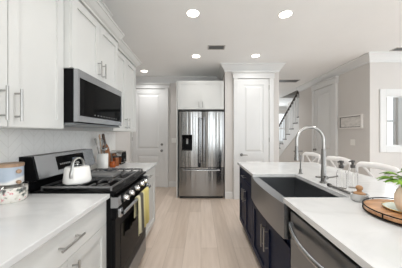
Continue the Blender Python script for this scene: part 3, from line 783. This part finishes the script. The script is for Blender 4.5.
bh = thing('scrub_brush', 'small round scrub brush with brown wooden knob sitting in a grey dish', 'brush', (.965, 1.225, .9215))
MB().lathe([(0, 0), (.026, 0), (.03, .012), (.028, .03), (0, .032)], 20).build('bristles', 'brush', bh, 50)
MB().lathe([(0, .032), (.031, .032), (.031, .04), (.014, .048), (.012, .056), (.018, .063), (.0195, .074), (.012, .084), (0, .087)], 20).build('knob', mat('honey_wood', (164, 124, 86), .5), bh, 50)
ds = thing('soap_dish', 'round grey glass dish holding the scrub brush near the sink', 'dish', (.965, 1.225, .9145))
MB().lathe([(0, 0), (.038, 0), (.044, .006), (.046, .042), (.043, .044), (.04, .008), (0, .006)], 28).build('dish', mat('pale_glass', (226, 228, 228), .15, 0, Transmission_Weight=.4), ds, 50)

# tray with plate, vase and greenery
ty = thing('serving_tray', 'round wooden serving tray with black metal rim on the island', 'tray', (1.04, .975, .9145))
MB().lathe([(0, .008), (.196, .008), (.198, .012), (.198, .027), (0, .027)], 64).build('board', 'tray', ty, 50)
b = MB(); b.lathe([(.05, 0), (.15, 0), (.15, .008), (.05, .008)], 32, ring=True); b.build('turntable', 'rubber', ty, 50)
ring = lambda r, z, q: MB().tube([(r*math.cos(2*PI*k/72), r*math.sin(2*PI*k/72), z) for k in range(72)], q, 8, True)
ring(.1985, .034, .0032).build('rim', 'black', ty, 50)
ring(.199, .0115, .0032).build('lower_band', 'black', ty, 50)
b = MB()
for k in range(8):
    a = 2*PI*k/8+.2; c, s_ = .1992*math.cos(a), .1992*math.sin(a); b.cyl((c, s_, .012), (c, s_, .034), .0028, 6)
b.build('rim_post', 'black', ty, 40)
pl = thing('plate', 'small pale green plate with gold edge lying on the wooden tray', 'plate', (1.02, .995, .942))
MB().lathe([(0, 0), (.07, 0), (.086, .005), (.092, .009), (.088, .011), (.07, .006), (0, .005)], 40).build('dish', mat('pale_green_glaze', (196, 204, 192), .15), pl, 50)
ring(.0925, .0095, .0025).build('gold_edge', 'gold', pl, 50)
va = MB().lathe([(0, 0), (.045, 0), (.056, .008), (.064, .04), (.064, .075), (.055, .1), (.046, .112), (.048, .118), (.043, .118), (.041, .11), (.05, .09), (.056, .06), (.05, .012), (0, .01)], 36).build('vase', 'beige', None, 50, (1.005, .955, .9475))
tag(va, 'beige stoneware vase standing on the plate, holding green stems', 'vase')
gp = thing('greenery', 'bunch of bright green leafy stems in the beige vase', 'plant', (1.005, .955, .9475))
tips = [(-.055, -.03, .155), (-.03, .05, .17), (.03, .04, .2), (.06, -.04, .22), (-.03, -.06, .19), (.09, .05, .18), (-.05, .04, .15), (.0, .0, .2)]
sb = MB(); fb = MB()
def leafm(b, base, d, ln, wd, droop):
    d = Vector(d).normalized(); side = d.cross(Vector((0, 0, 1)));
    if side.length < .1: side = Vector((1, 0, 0))
    side.normalize(); up = side.cross(d); rows = []
    for q in range(7):
        s_ = q/6; p = Vector(base)+d*(ln*s_)-Vector((0, 0, 1))*(droop*s_*s_); w = wd*math.sin(PI*min(1, s_*.94+.03))**.8
        rows.append([b.bm.verts.new(p-side*w+up*w*.25), b.bm.verts.new(p), b.bm.verts.new(p+side*w+up*w*.25)])
    for i in range(6):
        for j in (0, 1): b.face([rows[i][j], rows[i][j+1], rows[i+1][j+1], rows[i+1][j]])
for tp in tips:
    t = Vector(tp); base = Vector((t.x*.12, t.y*.12, .02)); mid = Vector((t.x*.25, t.y*.25, .125))
    sb.tube([base, mid, mid.lerp(t, .5)+Vector((0, 0, .015)), t], [.003, .003, .0025, .0018], 6)
    for k in range(4):
        q = .35+.2*k; p = mid.lerp(t, q); ang = random.random()*2*PI; out = Vector((t.x, t.y, 0)).normalized() if (abs(t.x)+abs(t.y)) > 1e-3 else Vector((1, 0, 0))
        dv = out*.8+Vector((math.cos(ang), math.sin(ang), .25))*.75
        leafm(fb, p, dv, random.uniform(.05, .075), random.uniform(.014, .02), random.uniform(.01, .03))
    leafm(fb, t, (t.x*1.5, t.y*1.5, .03), .07, .02, .03)
sb.build('stem', 'stem', gp, 60); fo = fb.build('foliage', 'leaf', gp, 60)
sol = fo.modifiers.new('thick', 'SOLIDIFY'); sol.thickness = .0012

# ------------------------------------------------------------------ white cross back stools
def make_stool():
    t = thing('counter_stool', '', 'stool', (0, 0, 0), 0, 'white cross back stools along the island')
    SH = .64
    MB().rect_rings(-.2, .2, -.2, .2, [(-.012, SH-.03), (0, SH-.026), (.005, SH-.006), (-.012, SH), (-.05, SH-.004)]).build('seat', 'stool', t, 30)
    for sx in (-1, 1):
        MB().tube([(sx*.2, -.2, 0), (sx*.175, -.17, SH-.03)], [.014, .018], 10).build('leg', 'stool', t, 40)
        MB().tube([(sx*.2, .24, 0), (sx*.19, .185, SH-.02)], [.014, .018], 10).build('leg', 'stool', t, 40)
    # hoop back with bent corners and a slight curve in plan
    def bk(x, z): return (x, .19+.07*(z-SH)/.36+.03*(1-(x/.24)**2), z)
    hp = [bk(-.19, SH-.02), bk(-.205, SH+.1), bk(-.225, SH+.22)]+[bk(-.19-.05*math.cos(a), SH+.295+.045*math.sin(a)) for a in [PI/2*k/5 for k in range(6)]]
    hp += [bk(-.1, SH+.345), bk(0, SH+.348), bk(.1, SH+.345)]+[(-p[0], p[1], p[2]) for p in hp[::-1]]
    MB().tube(hp, [.014+.012*max(0, (p[2]-SH-.29)/.05) for p in hp], 10, flat=(.5, 1.25), up=(0, 1, 0)).build('back_hoop', 'stool', t, 50)
    for sx in (-1, 1):
        MB().tube([bk(-sx*.2, SH+.05), (0, .19+.045+.028+.006*sx, SH+.2), bk(sx*.19, SH+.335)], .011, 8, flat=(.7, 1.5), up=(0, 1, 0)).build('cross_brace', 'stool', t, 50)
    for a, c in (((-.19, -.19, .22), (.19, -.19, .22)), ((-.2, .22, .3), (.2, .22, .3)), ((-.19, -.19, .27), (-.197, .215, .27)), ((.19, -.19, .27), (.197, .215, .27))):
        MB().cyl(a, c, .011, 8).build('stretcher', 'stool', t, 40)
    return t
stool = make_stool()
stool.location = (1.55, 2.08, 0); stool.rotation_euler = (0, 0, -PI/2); stool['label'] = 'white cross back stool at the island nearest the camera, behind the pump bottles'
s2 = copy_tree(stool); s2.location = (1.55, 2.66, 0); s2['label'] = 'white cross back stool behind the faucet, middle one along the island'
s3 = copy_tree(stool); s3.location = (1.55, 3.3, 0); s3['label'] = 'white cross back stool farthest away, beyond the end of the island'

# ------------------------------------------------------------------ ceiling fittings
def can_light(label, x, y, power=2.0):
    t = thing('recessed_light', label, 'ceiling light', (x, y, H), 0, 'recessed ceiling lights')
    MB().lathe([(.07, -.001), (.082, -.001), (.082, -.004), (.074, -.006), (.07, -.005)], 32, ring=True).build('trim_ring', 'trim', t, 50)
    b = MB(); b.lathe([(0, -.0055), (.0702, -.0055), (.0702, -.001), (0, -.001)], 28); b.build('lens', 'lens', t)
    ld = bpy.data.lights.new('downlight', 'AREA'); ld.shape = 'DISK'; ld.size = .12; ld.energy = power; ld.color = (1, .985, .965); ld.spread = math.radians(140)
    lo = bpy.data.objects.new('downlight', ld); COL.objects.link(lo); lo.parent = t; lo.location = (0, 0, -.012)
    return t
for lb, x, y in (('round recessed light in the ceiling nearest the camera on the left', -.094, 2.36), ('round recessed light in the ceiling above the island, near the camera', 1.0, 2.38),
                 ('round recessed light in the ceiling straight before the refrigerator', -.09, 3.66), ('round recessed light in the ceiling before the pantry door', .99, 3.64),
                 ('round recessed light in the ceiling before the left hall door', -1.28, 4.53)):
    can_light(lb, x, y, 4 if x < -1 else 2)
# unseen downlights added as fill: behind the camera, dining side, entry hall
for x, y in ((.0, 1.1), (1.0, 1.1), (.0, -.2), (1.0, -.2), (2.3, 1.0), (2.25, 1.95), (2.2, 6.7)):
    can_light('added fill light shaped like a recessed can, out of view, behind the camera or the pantry', x, y, {1.95: 4.2, 6.7: 4.5}.get(y, 5.0 if x < .5 else .6))
def vent(label, x, y, w, d, n):
    t = thing('ceiling_vent', label, 'air vent', (x, y, H), 0)
    b = MB(); e = .018
    b.box(-w/2, w/2, -d/2, -d/2+e, -.007, -.0005); b.box(-w/2, w/2, d/2-e, d/2, -.007, -.0005); b.box(-w/2, -w/2+e, -d/2+e, d/2-e, -.007, -.0005); b.box(w/2-e, w/2, -d/2+e, d/2-e, -.007, -.0005); b.build('frame', mat('vent_frame', (186, 183, 179), .5), t)
    MB().box(-w/2+e, w/2-e, -d/2+e, d/2-e, -.0025, -.0008).build('backing', 'rubber', t)
    for k in range(n):
        y_ = -d/2+e+(d-2*e)*(k+.5)/n; sl = MB(); sl.box(-w/2+e, w/2-e, y_-.003, y_+.003, -.0065, -.0025); sl.build('slat', 'greyplate', t)
vent('small rectangular ceiling vent between the recessed lights', .25, 3.29, .28, .16, 6)
vent('wide dark return vent in the hall ceiling right of the pantry', 2.32, 5.38, .56, .26, 8)
vent('ceiling vent at the far right edge above the dining side', 3.42, 3.36, .42, .14, 5)
